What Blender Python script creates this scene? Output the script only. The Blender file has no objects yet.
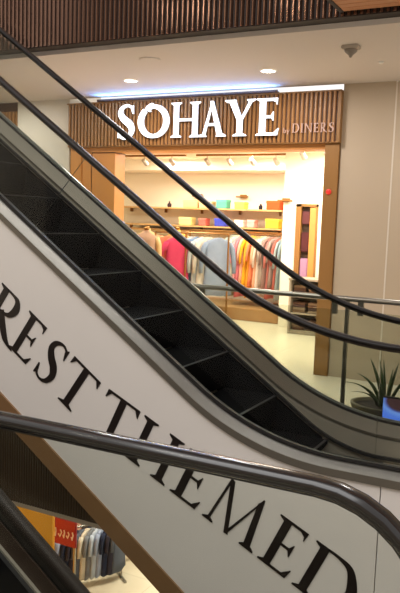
import bpy, bmesh, math, random
from mathutils import Vector, Matrix
random.seed(7)
PI = math.pi
SC = bpy.context.scene
COL = SC.collection
rad = math.radians
TAN = math.tan(rad(35))

# ------------------------------------------------------------------ materials
def srgb(r, g, b):
    f = lambda c: (c/255/12.92) if c/255 <= 0.04045 else ((c/255+0.055)/1.055)**2.4
    return (f(r), f(g), f(b), 1)

def mat(name, col, rough=0.5, metal=0.0, spec=0.5, emit=None, es=0, noise=None, coat=0):
    m = bpy.data.materials.new(name); m.use_nodes = True
    nt = m.node_tree; p = nt.nodes['Principled BSDF']
    p.inputs['Base Color'].default_value = col
    p.inputs['Roughness'].default_value = rough
    p.inputs['Metallic'].default_value = metal
    p.inputs['Specular IOR Level'].default_value = spec
    if coat: p.inputs['Coat Weight'].default_value = coat
    if emit: p.inputs['Emission Color'].default_value = emit; p.inputs['Emission Strength'].default_value = es
    if noise:
        sc, amt = noise[0], noise[1]
        tc = nt.nodes.new('ShaderNodeTexCoord'); mp = nt.nodes.new('ShaderNodeMapping')
        if len(noise) > 2: mp.inputs['Scale'].default_value = noise[2]
        nz = nt.nodes.new('ShaderNodeTexNoise'); nz.inputs['Scale'].default_value = sc; nz.inputs['Detail'].default_value = 6
        mx = nt.nodes.new('ShaderNodeMix'); mx.data_type = 'RGBA'
        mx.inputs['A'].default_value = tuple(c*(1-amt) for c in col[:3])+(1,)
        mx.inputs['B'].default_value = tuple(min(1, c*(1+amt)) for c in col[:3])+(1,)
        nt.links.new(tc.outputs['Object'], mp.inputs['Vector']); nt.links.new(mp.outputs[0], nz.inputs['Vector'])
        nt.links.new(nz.outputs['Fac'], mx.inputs['Factor']); nt.links.new(mx.outputs['Result'], p.inputs['Base Color'])
    return m

def emis(name, col, s):
    m = bpy.data.materials.new(name); m.use_nodes = True; nt = m.node_tree
    nt.nodes.remove(nt.nodes['Principled BSDF'])
    e = nt.nodes.new('ShaderNodeEmission'); e.inputs[0].default_value = col; e.inputs[1].default_value = s
    nt.links.new(e.outputs[0], nt.nodes['Material Output'].inputs[0]); return m

def glass(name, tint, refl=1.0, ior=1.4):
    m = bpy.data.materials.new(name); m.use_nodes = True; nt = m.node_tree
    nt.nodes.remove(nt.nodes['Principled BSDF'])
    t = nt.nodes.new('ShaderNodeBsdfTransparent'); t.inputs[0].default_value = tint
    g = nt.nodes.new('ShaderNodeBsdfGlossy'); g.inputs['Roughness'].default_value = 0.02
    g.inputs[0].default_value = (refl, refl, refl, 1)
    fr = nt.nodes.new('ShaderNodeFresnel'); fr.inputs[0].default_value = ior
    mx = nt.nodes.new('ShaderNodeMixShader')
    nt.links.new(fr.outputs[0], mx.inputs[0]); nt.links.new(t.outputs[0], mx.inputs[1]); nt.links.new(g.outputs[0], mx.inputs[2])
    nt.links.new(mx.outputs[0], nt.nodes['Material Output'].inputs[0]); return m

def tiles(name, col, size, grout, rough):
    m = mat(name, col, rough); nt = m.node_tree; p = nt.nodes['Principled BSDF']
    tc = nt.nodes.new('ShaderNodeTexCoord'); b = nt.nodes.new('ShaderNodeTexBrick')
    b.offset = 0; b.inputs['Scale'].default_value = 1; b.inputs['Brick Width'].default_value = size; b.inputs['Row Height'].default_value = size
    b.inputs['Mortar Size'].default_value = 0.004
    b.inputs['Color1'].default_value = col; b.inputs['Color2'].default_value = tuple(c*0.95 for c in col[:3])+(1,)
    b.inputs['Mortar'].default_value = grout
    nt.links.new(tc.outputs['Object'], b.inputs['Vector']); nt.links.new(b.outputs['Color'], p.inputs['Base Color']); return m

M = dict(
 rubber=mat('rubber', (0.010, 0.008, 0.0075, 1), 0.42, spec=0.18),
 rubber_near=mat('rubber_polished', (0.010, 0.009, 0.009, 1), 0.17, spec=0.42),
 guide=mat('guide_metal', srgb(84, 78, 74), 0.4, 0.8),
 clad=mat('cladding_white', srgb(203, 197, 192), 0.3, spec=0.4, noise=(1.6, 0.05)),
 letter=mat('letter_black', srgb(30, 24, 22), 0.3),
 trim=mat('trim_brown', srgb(112, 82, 52), 0.45, noise=(3, 0.15, (1, 1, 1))),
 deck=mat('deck_aluminium', srgb(150, 146, 138), 0.3, 0.85, noise=(1.5, 0.08)),
 channel=mat('channel_metal', srgb(196, 194, 192), 0.3, 0.5),
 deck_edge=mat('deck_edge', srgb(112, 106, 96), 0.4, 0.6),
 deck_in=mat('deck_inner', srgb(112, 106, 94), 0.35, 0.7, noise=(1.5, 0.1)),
 seal=glass('seal_strip', (0.86, 0.87, 0.84, 1), .9, 1.5),
 gasket=mat('gasket_black', srgb(18, 16, 16), 0.5),
 skirt=mat('skirt_metal', srgb(158, 150, 136), 0.4, 0.5, noise=(2, 0.1)),
 step=mat('step_black', (.0035, .0035, .004, 1), 0.9, 0.0, spec=0.05),
 nose=mat('step_nosing', srgb(40, 39, 37), 0.5, 0.1),
 soffit_dark=mat('truss_soffit', srgb(70, 52, 40), 0.6),
 glassm=glass('balustrade_glass', (0.92, 0.935, 0.915, 1), .8, 1.25),
 glassn=glass('near_glass', (0.88, 0.90, 0.87, 1), .2, 1.2),
 glassr=glass('railing_glass', (0.86, 0.89, 0.85, 1), .7, 1.3),
 slat_dark=mat('slat_bronze', srgb(112, 84, 70), 0.17, 0.8, noise=(1.2, 0.25)),
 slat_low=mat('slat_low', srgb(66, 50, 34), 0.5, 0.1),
 slat_back=mat('slat_back', srgb(38, 26, 22), 0.7),
 slat_wood=mat('slat_wood', srgb(156, 108, 56), 0.4, noise=(6, 0.15, (1, 1, .15))),
 wood_back=mat('wood_back', srgb(74, 44, 24), 0.6),
 wood=mat('wood_brown', srgb(144, 102, 52), 0.45, noise=(5, 0.2, (1, 1, .1))),
 wood_orange=mat('wood_orange', srgb(206, 140, 74), 0.45, noise=(4, 0.1, (1, 1, .1))),
 planks=mat('soffit_planks', srgb(190, 128, 84), 0.5, noise=(3, 0.12, (.1, 3, 1))),
 ceil=mat('ceiling_paint', srgb(208, 198, 190), 0.9, spec=0.1),
 wallp=mat('wall_paint', srgb(186, 168, 146), 0.8, spec=0.2, noise=(1.2, 0.04)),
 wallw=mat('wall_white', srgb(214, 204, 190), 0.7, spec=0.2),
 shopwall=mat('shop_wall', srgb(244, 232, 212), 0.8, spec=0.2),
 yellow=mat('yellow_wall', srgb(236, 166, 40), 0.7),
 floor=tiles('floor_marble', srgb(222, 212, 188), 0.8, srgb(170, 158, 138), 0.28),
 white=mat('white_plastic', srgb(230, 226, 220), 0.5),
 greyp=mat('grey_plastic', srgb(180, 168, 154), 0.5),
 rail=mat('rail_steel', srgb(150, 146, 136), 0.3, 0.85),
 post=mat('post_steel', srgb(110, 108, 98), 0.35, 0.85),
 brass=mat('brass', srgb(150, 104, 50), 0.35, 0.7),
 shelf=mat('shelf_wood', srgb(206, 160, 104), 0.5),
 cab=mat('cabinet_grey', srgb(150, 138, 122), 0.5),
 cabdark=mat('cabinet_inside', srgb(70, 52, 40), 0.7),
 bench=mat('platform_wood', srgb(176, 132, 88), 0.5, noise=(4, 0.1)),
 leaf=mat('leaf_green', srgb(62, 82, 38), 0.45, noise=(8, 0.3)),
 pot=mat('pot_dark', srgb(92, 82, 56), 0.6),
 soil=mat('soil', srgb(40, 30, 22), 0.95),
 curtain=mat('curtain', srgb(120, 78, 84), 0.8),
 skin=mat('mannequin', srgb(196, 158, 108), 0.5),
 hanger=mat('hanger_wire', srgb(150, 130, 100), 0.4, 0.8),
 lit=emis('lamp_diffuser', (1, 0.90, 0.76, 1), 14),
 litshop=emis('shop_lamp', (1, 0.88, 0.68, 1), 22),
 sign=emis('sign_face', (0.93, 0.94, 1, 1), 2.6),
 signside=mat('sign_side', srgb(210, 210, 215), 0.4),
 small=mat('sign_small', srgb(176, 140, 122), 0.4, emit=(.6, .45, .4, 1), es=0.12),
 led=emis('led_blue', (0.25, 0.48, 1, 1), 6),
)
_cm = {}
def cloth(r, g, b):
    k = (r, g, b)
    if k not in _cm: _cm[k] = mat('cloth_%d_%d_%d' % k, srgb(r, g, b), 0.85, spec=0.2, noise=(14, 0.12))
    return _cm[k]

# ------------------------------------------------------------------ helpers
def link(name, bm, m, parent=None, smooth=False):
    me = bpy.data.meshes.new(name)
    bmesh.ops.recalc_face_normals(bm, faces=bm.faces)
    bm.to_mesh(me); bm.free()
    for mm in (m if isinstance(m, (list, tuple)) else [m]): me.materials.append(mm)
    if smooth:
        for p in me.polygons: p.use_smooth = True
    o = bpy.data.objects.new(name, me); COL.objects.link(o)
    if parent is not None: o.parent = parent; o.matrix_parent_inverse = Matrix.Identity(4); o.location = -parent.location if False else (0, 0, 0)
    return o

def tag(o, label, cat, group=None, kind=None):
    o['label'] = label; o['category'] = cat
    if group: o['group'] = group
    if kind: o['kind'] = kind
    return o

def thing(name, label, cat, loc=(0, 0, 0), group=None, rz=0):
    o = bpy.data.objects.new(name, None); COL.objects.link(o); o.location = loc; o.rotation_euler[2] = rz
    o.empty_display_size = 0.1
    return tag(o, label, cat, group)

def struct(name, bm, m, smooth=False):
    o = link(name, bm, m, None, smooth); o['kind'] = 'structure'; return o

def box(bm, x0, x1, y0, y1, z0, z1, mi=0):
    v = [bm.verts.new(p) for p in ((x0, y0, z0), (x1, y0, z0), (x1, y1, z0), (x0, y1, z0), (x0, y0, z1), (x1, y0, z1), (x1, y1, z1), (x0, y1, z1))]
    for q in ((0, 3, 2, 1), (4, 5, 6, 7), (0, 1, 5, 4), (1, 2, 6, 5), (2, 3, 7, 6), (3, 0, 4, 7)):
        f = bm.faces.new([v[i] for i in q]); f.material_index = mi
    return v

def bbox_mesh(x0, x1, y0, y1, z0, z1, bev=0.0):
    bm = bmesh.new(); box(bm, x0, x1, y0, y1, z0, z1)
    if bev: bmesh.ops.bevel(bm, geom=bm.edges[:], offset=bev, segments=2, affect='EDGES')
    return bm

def tube(bm, pts, r, n=10, cap=True):
    pts = [Vector(p) for p in pts]; rings = []
    rr = r if isinstance(r, (list, tuple)) else [r]*len(pts)
    up = None
    for i, p in enumerate(pts):
        t = (pts[min(i+1, len(pts)-1)]-pts[max(i-1, 0)]).normalized()
        if up is None: up = Vector((0, 0, 1)) if abs(t.z) < 0.9 else Vector((1, 0, 0))
        a = t.cross(up)
        if a.length < 1e-4: a = t.orthogonal()
        a.normalize(); b = a.cross(t).normalized(); up = b
        rings.append([bm.verts.new(p+a*rr[i]*math.cos(2*PI*k/n)+b*rr[i]*math.sin(2*PI*k/n)) for k in range(n)])
    for A, B in zip(rings, rings[1:]):
        for k in range(n): bm.faces.new((A[k], A[(k+1) % n], B[(k+1) % n], B[k]))
    if cap: bm.faces.new(rings[0][::-1]); bm.faces.new(rings[-1])

def lathe(bm, prof, cx=0, cy=0, n=24, sx=1, sy=1):
    rings = []
    for r, z in prof: rings.append([bm.verts.new((cx+r*sx*math.cos(2*PI*k/n), cy+r*sy*math.sin(2*PI*k/n), z)) for k in range(n)])
    for A, B in zip(rings, rings[1:]):
        for k in range(n): bm.faces.new((A[k], A[(k+1) % n], B[(k+1) % n], B[k]))
    bm.faces.new(rings[0][::-1]); bm.faces.new(rings[-1])

# path in (x,z) with rounded corners
def fillet(pts, radii, seg=14):
    out = [pts[0]]
    for i in range(1, len(pts)-1):
        P0, P, P2 = (Vector(q) for q in (pts[i-1], pts[i], pts[i+1])); R = radii[i-1]
        a = (P0-P).normalized(); b = (P2-P).normalized()
        ang = a.angle(b); d = R/math.tan(ang/2)
        A = P+a*d; B = P+b*d; c = P+(a+b).normalized()*(R/math.sin(ang/2))
        va = A-c; vb = B-c; tot = math.atan2(va.x*vb.y-va.y*vb.x, va.dot(vb))
        for k in range(seg+1):
            t = tot*k/seg; out.append((c.x+va.x*math.cos(t)-va.y*math.sin(t), c.y+va.x*math.sin(t)+va.y*math.cos(t)))
    out.append(pts[-1]); return out

def incline(zref, flat, R, x0, x1, xref=-2.85, seg=14):
    """path falling at 35 degrees to the right through (xref,zref), then flat."""
    xi = xref+(zref-flat)/TAN
    return fillet([(x0, zref-(x0-xref)*TAN), (xi, flat), (x1, flat)], [R], seg)

def zat(path, x):
    for (a, b), (c, d) in zip(path, path[1:]):
        if a <= x <= c: return b+(d-b)*(x-a)/max(c-a, 1e-9)
    return path[0][1] if x < path[0][0] else path[-1][1]

def sweep(bm, path, sec, Y, mi=0, caps=True):
    """sec = closed polygon of (dy, dn) around the path, n = path normal (up)."""
    rings = []; n = len(path)
    for i, p in enumerate(path):
        a = Vector(path[max(i-1, 0)]); b = Vector(path[min(i+1, n-1)]); t = (b-a).normalized(); nn = Vector((-t.y, t.x))
        rings.append([bm.verts.new((p[0]+nn.x*s[1], Y+s[0], p[1]+nn.y*s[1])) for s in sec])
    m = len(sec)
    for A, B in zip(rings, rings[1:]):
        for k in range(m):
            f = bm.faces.new((A[k], A[(k+1) % m], B[(k+1) % m], B[k])); f.material_index = mi
    if caps: bm.faces.new(rings[0][::-1]); bm.faces.new(rings[-1])

def slab(bm, top, bot, x0, x1, Y0, Y1, step=0.08, mi=0):
    """solid between two paths, extruded in Y."""
    xs = sorted(set([x0, x1]+[p[0] for p in top+bot if x0 < p[0] < x1]))
    R = []
    for x in xs:
        a, b = zat(top, x), zat(bot, x)
        R.append([bm.verts.new(q) for q in ((x, Y0, a), (x, Y1, a), (x, Y1, b), (x, Y0, b))])
    for A, B in zip(R, R[1:]):
        for k in range(4):
            f = bm.faces.new((A[k], A[(k+1) % 4], B[(k+1) % 4], B[k])); f.material_index = mi
    bm.faces.new(R[0][::-1]); bm.faces.new(R[-1])

HSEC = [(-.040, -.004), (-.041, .010), (-.034, .022), (-.018, .027), (0, .028), (.018, .027), (.034, .022), (.041, .010), (.040, -.004), (.030, -.014), (.012, -.016), (-.012, -.016), (-.030, -.014)]
HSEC = [(a*.84, b*.74) for a, b in HSEC]
GSEC = [(-.014, -.011), (.014, -.011), (.010, -.024), (-.010, -.024)]

# ------------------------------------------------------------------ glyphs (unit cap height)
def stroke(pts, w):
    n = len(pts); ww = w if isinstance(w, (list, tuple)) else [w]*n
    L = []; Rr = []
    for i, p in enumerate(pts):
        a = Vector(pts[max(i-1, 0)]); b = Vector(pts[min(i+1, n-1)]); t = (b-a).normalized(); nn = Vector((-t.y, t.x))
        L.append(Vector(p)+nn*ww[i]/2); Rr.append(Vector(p)-nn*ww[i]/2)
    return [[L[i], L[i+1], Rr[i+1], Rr[i]] for i in range(n-1)]

def spline(pts, ws, k=8):
    P = [pts[0]]+list(pts)+[pts[-1]]; W = [ws[0]]+list(ws)+[ws[-1]]; o = []; ow = []
    for i in range(1, len(P)-2):
        for j in range(k+(i == len(P)-3)):
            t = j/k
            c = lambda a, b, c_, d: 0.5*((2*b)+(-a+c_)*t+(2*a-5*b+4*c_-d)*t*t+(-a+3*b-3*c_+d)*t**3)
            o.append((c(P[i-1][0], P[i][0], P[i+1][0], P[i+2][0]), c(P[i-1][1], P[i][1], P[i+1][1], P[i+2][1])))
            ow.append(max(.01, c(W[i-1], W[i], W[i+1], W[i+2])))
    return stroke(o, ow)

def serif(x, y, hw, st, d=1, th=.028):
    return [[(x-hw, y), (x+hw, y), (x+hw, y+th*d), (x+st/2+.01, y+.075*d), (x-st/2-.01, y+.075*d), (x-hw, y+th*d)]]
def quad(*p): return [list(p)]

def glyph(ch, T=.145, t=.05, sh=.10):
    """returns (polygons, advance width)"""
    st = lambda x, w, y0=0.0, y1=1.0: [[(x-w/2, y0), (x+w/2, y0), (x+w/2, y1), (x-w/2, y1)]]
    P = []; H = T/2+sh
    if ch in 'RDBP':
        x = .17
        P += st(x, T)+serif(x, 0, H, T)+[[(x-H, 1), (x, 1), (x, .92), (x-T/2, .925), (x-H, 1-.028)]]
        if ch == 'D':
            P += spline([(x, 1-t/2), (.42, 1-t/2), (.66, .90), (.83, .60), (.83, .42), (.68, .12), (.42, t/2), (x, t/2)], [t, t*1.1, T*.75, T*1.15, T*1.15, T*.75, t*1.1, t]); w = .93
        else:
            P += spline([(x, 1-t/2), (.38, 1-t/2), (.54, .93), (.605, .755), (.53, .56), (.37, .49), (x, .485)], [t, t*1.1, T*.75, T*1.12, T*.75, t*1.1, t])
            P += spline([(.30, .52), (.50, .27), (.70, .08), (.86, .0), (1.0, -.03)], [T*.8, T*1.05, T*.9, T*.45, t*.5]); w = 1.0
    elif ch == 'E':
        x = .17
        P += st(x, T)+[[(x-H, 0), (x, 0), (x, .08), (x-T/2, .075), (x-H, .028)], [(x-H, 1), (x, 1), (x, .92), (x-T/2, .925), (x-H, .972)]]
        P += quad((x, 1), (.55, 1), (.55, 1-t), (x, 1-t))+quad((.50, 1), (.575, 1.0), (.56, .82), (.545, .82))+quad((.44, 1-t), (.55, 1-t), (.55, .88))
        P += quad((x, .54), (.44, .54), (.44, .54-t), (x, .54-t))+quad((.47, .64), (.47, .39), (.455, .39), (.40, .49), (.40, .54), (.455, .64))
        P += quad((x, 0), (.575, 0), (.57, t), (x, t))+quad((.55, 0), (.585, 0), (.625, .19), (.605, .19), (.48, t)); w = .63
    elif ch == 'T':
        x = .42
        P += st(x, T)+serif(x, 0, H+.03, T)
        P += quad((.03, 1), (.81, 1), (.81, 1-t), (.03, 1-t))+quad((.03, 1-t), (.12, 1-t), (.03, .83), (.01, .83), (.02, 1))+quad((.81, 1-t), (.72, 1-t), (.81, .83), (.83, .83), (.82, 1)); w = .84
    elif ch == 'H':
        a, b = .17, .80
        for x in (a, b): P += st(x, T)+serif(x, 0, H, T)+serif(x, 1, H, T, -1)
        P += quad((a, .54), (b, .54), (b, .54-t), (a, .54-t)); w = .97
    elif ch == 'N':
        a, b = .15, .82
        P += st(a, t*1.2)+serif(a, 0, .11, t)+st(b, t*1.2)+serif(b, 1, .11, t, -1)
        P += quad((a-.1, 1), (a+.09, 1), (b+.03, 0), (b-.06, 0)); w = .97
    elif ch == 'I':
        P += st(.17, T)+serif(.17, 0, H, T)+serif(.17, 1, H, T, -1); w = .34
    elif ch == 'M':
        P += quad((.115, 0), (.115+t*1.2, 0), (.245, .97), (.20, .97))+serif(.14, 0, .12, t)
        P += quad((.19, 1), (.29, .98), (.62, 0), (.53, -.01))
        P += quad((.53, -.01), (.60, .03), (.93, 1.02), (.90, 1.02))
        P += quad((.84, 0.9), (.93, 1.02), (1.095, 0), (.95, 0))+serif(1.02, 0, .15, T); w = 1.17
    elif ch == 'S':
        P += spline([(.46, .80), (.42, .93), (.28, .985), (.13, .90), (.095, .74), (.20, .58), (.36, .44), (.435, .27), (.37, .08), (.22, .01), (.09, .07), (.04, .24)], [t*.8, t, t*1.1, T*.7, T*.9, T*1.1, T*1.15, T*.95, T*.65, t, t, t*.8])
        P += quad((.46, .98), (.485, .98), (.485, .73), (.46, .73), (.40, .90))+quad((.01, .03), (.035, .02), (.10, .10), (.045, .28), (.015, .28)); w = .50
    elif ch == 'A':
        P += quad((.10, 0), (.10+t*1.4, 0), (.45, .94), (.42, 1.0), (.39, 1.0), (.37, .9))+quad((.35, 1), (.46, 1), (.80, 0), (.80-T*1.1, 0), (.38, .86))
        P += serif(.12, 0, .14, t)+serif(.73, 0, .16, T)+quad((.22, .38), (.58, .38), (.58, .38-t), (.22, .38-t)); w = .86
    elif ch == 'Y':
        x = .43
        P += st(x, T, 0, .48)+serif(x, 0, H+.03, T)
        P += quad((.07, 1), (.07+T*1.25, 1), (x+T/2, .44), (x-T/2, .44))+quad((.72, 1), (.72+t*1.4, 1), (x+T/2, .44), (x, .44))
        P += serif(.14, 1, .17, T, -1)+serif(.76, 1, .13, t, -1); w = .88
    elif ch == 'b':
        P += st(.12, T*.8)+spline([(.12, .52), (.30, .6), (.45, .48), (.48, .28), (.40, .07), (.26, .01), (.12, .07)], [t]*2+[T]*3+[t]*2); w = .55
    elif ch == 'y':
        P += quad((.02, .6), (.16, .6), (.34, 0), (.24, 0))+quad((.44, .6), (.52, .6), (.22, -.3), (.10, -.3)); w = .55
    elif ch == 'O':   # ring with a sprig of leaves crossing its upper left
        pts = []; ws = []
        for k in range(33):
            a = rad(118)-2*PI*k/32*0.965
            pts.append((.5+.40*math.cos(a), .49+.43*math.sin(a))); ws.append(T*(.62+.48*abs(math.cos(a))))
        P += stroke(pts, ws)
        for (cx, cy, an, L, W) in ((.30, .90, 60, .20, .10), (.42, .98, 15, .18, .10), (.24, .78, 100, .18, .10), (.36, .82, -35, .17, .09), (.50, .90, -20, .14, .08)):
            c, s = math.cos(rad(an)), math.sin(rad(an))
            P.append([(cx+c*L*u-s*W*v, cy+s*L*u+c*W*v) for u, v in ((-.5, 0), (-.2, -.42), (.15, -.45), (.5, 0), (.15, .45), (-.2, .42))])
        w = 1.0
    else: w = .4
    return P, w

def glyph_mesh(ch, h, depth, sx=1.0, **kw):
    """in local XZ plane, facing -Y, baseline at z=0, left at x=0"""
    P, w = glyph(ch, **kw); bm = bmesh.new()
    for i, poly in enumerate(P):
        q = [(p[0]*h*sx, p[1]*h) for p in poly]
        d = depth+0.00005*(i % 5)
        F = [bm.verts.new((a, -d, b)) for a, b in q]; B = [bm.verts.new((a, 0, b)) for a, b in q]
        try:
            f = bm.faces.new(F); f.material_index = 0; bm.faces.new(B[::-1]).material_index = 1
        except ValueError: continue
        for k in range(len(q)):
            bm.faces.new((F[k], B[k], B[(k+1) % len(q)], F[(k+1) % len(q)])).material_index = 1
    return bm, w

def put_glyph(name, ch, h, depth, x, y, z, mats, parent, rot=0.0, label=None, **kw):
    bm, w = glyph_mesh(ch, h, depth, **kw)
    o = link(name, bm, mats, parent)
    o.location = Vector((x, y, z))-(parent.location if parent else Vector())
    o.rotation_euler[1] = rot
    if label: o['label'] = label
    return o, w

# ------------------------------------------------------------------ middle escalator
YN, YF = 4.0, 5.05
XL = -6.6
def newel(path, cx, zt, R, n=12):
    """continue a flat path with a half circle turning down and back"""
    c = zt-R
    return path+[(cx+R*math.sin(PI*k/n), c+R*math.cos(PI*k/n)) for k in range(0, n+1)]

hand = incline(1.965, .97, 2.1, XL, .25)
deckN = incline(1.145, .285, 1.7, XL, 2.0)
deckNo = incline(1.075, .240, 1.7, XL, 2.0)
deckF = incline(1.205, .248, 1.7, XL, 2.0)
deckFi = incline(1.13, .188, 1.7, XL, 2.0)
nose = incline(1.035, .0, 1.0, XL, 2.0)
cladB = incline(-.235, -1.02, .5, XL, 2.2)
trimB = incline(-.405, -1.17, .5, XL, 2.2)

esc = thing('escalator', 'long escalator with white lettered side and two black handrails crossing the whole view', 'escalator', (0, 0, 0))
def handrail(parent, Y, path, label=None):
    bm = bmesh.new(); sweep(bm, path, HSEC, Y); o = link('handrail', bm, M['rubber'], parent, True)
    if label: o['label'] = label
    bm = bmesh.new(); sweep(bm, path, GSEC, Y); g = link('handrail_guide', bm, M['guide'], parent); return o
hp = newel(hand[:-1]+[(.25, .97)], .25, .97, .33)
handrail(esc, YN, hp); handrail(esc, YF-.0, hp)

def glass_panels(parent, Y, top, bot, joints, m, x0, x1, dz=.018):
    # joints given as (x at the top, x at the bottom)
    J = [(x0, x0)]+joints+[(x1, x1)]
    for (a, b), (c, d) in zip(J, J[1:]):
        bm = bmesh.new(); n = 18; R = []
        g = .0008
        for k in range(n+1):
            s = k/n; xt = a+g+(c-a-2*g)*s; xb = b+g+(d-b-2*g)*s
            zt = zat(top, xt)-dz; zb = zat(bot, xb)-.02
            R.append([bm.verts.new(q) for q in ((xt, Y-.006, zt), (xt, Y+.006, zt), (xb, Y+.006, zb), (xb, Y-.006, zb))])
        for A, B in zip(R, R[1:]):
            for k in range(4): bm.faces.new((A[k], A[(k+1) % 4], B[(k+1) % 4], B[k]))
        link('glass_panel', bm, m, parent)
    for a, b in joints:
        bm = bmesh.new(); zt = zat(top, a)-dz; zb = zat(bot, b)
        v = [bm.verts.new(q) for q in ((a-.002, Y-.005, zt), (a+.002, Y-.005, zt), (b+.002, Y-.005, zb), (b-.002, Y-.005, zb))]
        w = [bm.verts.new((q.co.x, Y+.005, q.co.z)) for q in v]
        bm.faces.new(v); bm.faces.new(w[::-1])
        for k in range(4): bm.faces.new((v[k], w[k], w[(k+1) % 4], v[(k+1) % 4]))
        link('glass_joint', bm, M['seal'], parent)
jN = [(-5.05, -5.55), (-2.98, -3.42), (-.905, -.905)]
jF = [(-5.4, -5.9), (-.35, -.35)]
glass_panels(esc, YN+.01, hand, deckN, jN, M['glassm'], XL, .3)
glass_panels(esc, YF-.01, hand, deckF, jF, M['glassm'], XL, .3)
# rounded glass ends
for Y in (YN+.01, YF-.01):
    bm = bmesh.new(); pts = [(.3, .94)]+[(.25+.30*math.sin(PI*k/12), .64+.30*math.cos(PI*k/12)) for k in range(13)]+[(.3, .28)]
    A = [bm.verts.new((x, Y-.006, z)) for x, z in pts]; B = [bm.verts.new((x, Y+.006, z)) for x, z in pts]
    bm.faces.new(A); bm.faces.new(B[::-1])
    for k in range(len(pts)): bm.faces.new((A[k], B[k], B[(k+1) % len(pts)], A[(k+1) % len(pts)]))
    link('glass_panel', bm, M['glassm'], esc)
# decks
def deck_between(parent, name, pa, Ya, pb, Yb, th, m, x0, x1, label=None):
    xs = sorted(set([x0, x1]+[p[0] for p in pa+pb if x0 < p[0] < x1])); bm = bmesh.new(); R = []
    for x in xs:
        a, b = zat(pa, x), zat(pb, x)
        R.append([bm.verts.new(q) for q in ((x, Ya, a), (x, Yb, b), (x, Yb, b-th), (x, Ya, a-th))])
    for A, B in zip(R, R[1:]):
        for k in range(4): bm.faces.new((A[k], A[(k+1) % 4], B[(k+1) % 4], B[k]))
    bm.faces.new(R[0][::-1]); bm.faces.new(R[-1])
    o = link(name, bm, m, parent)
    if label: o['label'] = label
    return o
deck_between(esc, 'outer_deck', deckN, YN+.045, deckNo, YN-.075, .03, M['deck'], XL, 2.0, 'bright brushed metal decking')
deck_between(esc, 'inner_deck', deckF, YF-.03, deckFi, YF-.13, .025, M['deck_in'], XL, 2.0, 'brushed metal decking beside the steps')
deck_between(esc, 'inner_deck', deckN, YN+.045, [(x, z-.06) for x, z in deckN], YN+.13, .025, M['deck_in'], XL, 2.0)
deck_between(esc, 'outer_deck', deckF, YF+.01, [(x, z-.05) for x, z in deckF], YF+.13, .03, M['deck'], XL, 2.0)
bm = bmesh.new(); slab(bm, [(x, z+.001) for x, z in deckNo], [(x, z-.045) for x, z in deckNo], XL, 2.0, YN-.082, YN-.0745); link('deck_edge', bm, M['deck_edge'], esc)
bm = bmesh.new(); sweep(bm, [(x, z+.004) for x, z in deckF], [(-.010, -.010), (.010, -.010), (.010, .010), (-.010, .010)], YF-.012); link('glass_gasket', bm, M['gasket'], esc)
bm = bmesh.new(); sweep(bm, [(x, z+.002) for x, z in deckN], [(-.014, -.012), (.014, -.012), (.014, .008), (-.014, .008)], YN+.01); link('glass_gasket', bm, M['gasket'], esc)
bm = bmesh.new(); slab(bm, [(x, z-.02) for x, z in deckFi], [(x, z-.62) for x, z in deckFi], XL, 2.0, YF-.13, YF-.11); link('skirt_panel', bm, M['skirt'], esc)
bm = bmesh.new(); slab(bm, [(x, z-.07) for x, z in deckN], [(x, z-.7) for x, z in deckN], XL, 2.0, YN+.13, YN+.15); link('skirt_panel', bm, M['skirt'], esc)
bm = bmesh.new(); slab(bm, [(x, z+.045-.018*min(1, max(0, (x+2.4)/1.2))) for x, z in deckF], [(x, z+.006) for x, z in deckF], XL, 2.0, YF+.0, YF+.008); link('glass_channel', bm, M['channel'], esc)
bm = bmesh.new(); slab(bm, [(x, z+.004) for x, z in nose], [(x, z-.36) for x, z in nose], XL, -1.5, YF-.1345, YF-.129); link('lower_skirt', bm, M['step'], esc)
# dark skirt brushes
bm = bmesh.new(); sweep(bm, [(x, z+.035) for x, z in nose], [(-.02, -.012), (.0, -.012), (.0, .012), (-.02, .012)], YF-.13); link('skirt_brush', bm, M['gasket'], esc)
# steps
k = 0; x = -1.05
while x > XL+.3:
    xl = x-.405; zt = zat(nose, x-.03)
    zn = zat(nose, x+.375) if x < -1.2 else zt-.03
    bm = bmesh.new()
    zr = max(min(zn, zt-.02), zt-.30)
    box(bm, xl-.02, x, YN+.155, YF-.138, zt-.03, zt)           # tread
    n = 8
    for j in range(n):                                           # curved riser
        a0, a1 = j/n, (j+1)/n
        xa, xb = x-.05*a0*a0, x-.05*a1*a1
        z0, z1 = zt-(zt-zr)*a0, zt-(zt-zr)*a1
        v = [bm.verts.new(q) for q in ((xa, YN+.155, z0), (xa, YF-.138, z0), (xb, YF-.138, z1), (xb, YN+.155, z1))]; bm.faces.new(v)
    s = link('step', bm, M['step'], esc)
    bm = bmesh.new(); box(bm, x-.018, x+.002, YN+.155, YF-.138, zt-.001, zt+.004); link('step_nosing', bm, M['nose'], s)
    x -= .405; k += 1
bm = bbox_mesh(-1.05, 1.6, YN+.155, YF-.138, -.04, .004); link('comb_plate', bm, M['skirt'], esc)
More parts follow.
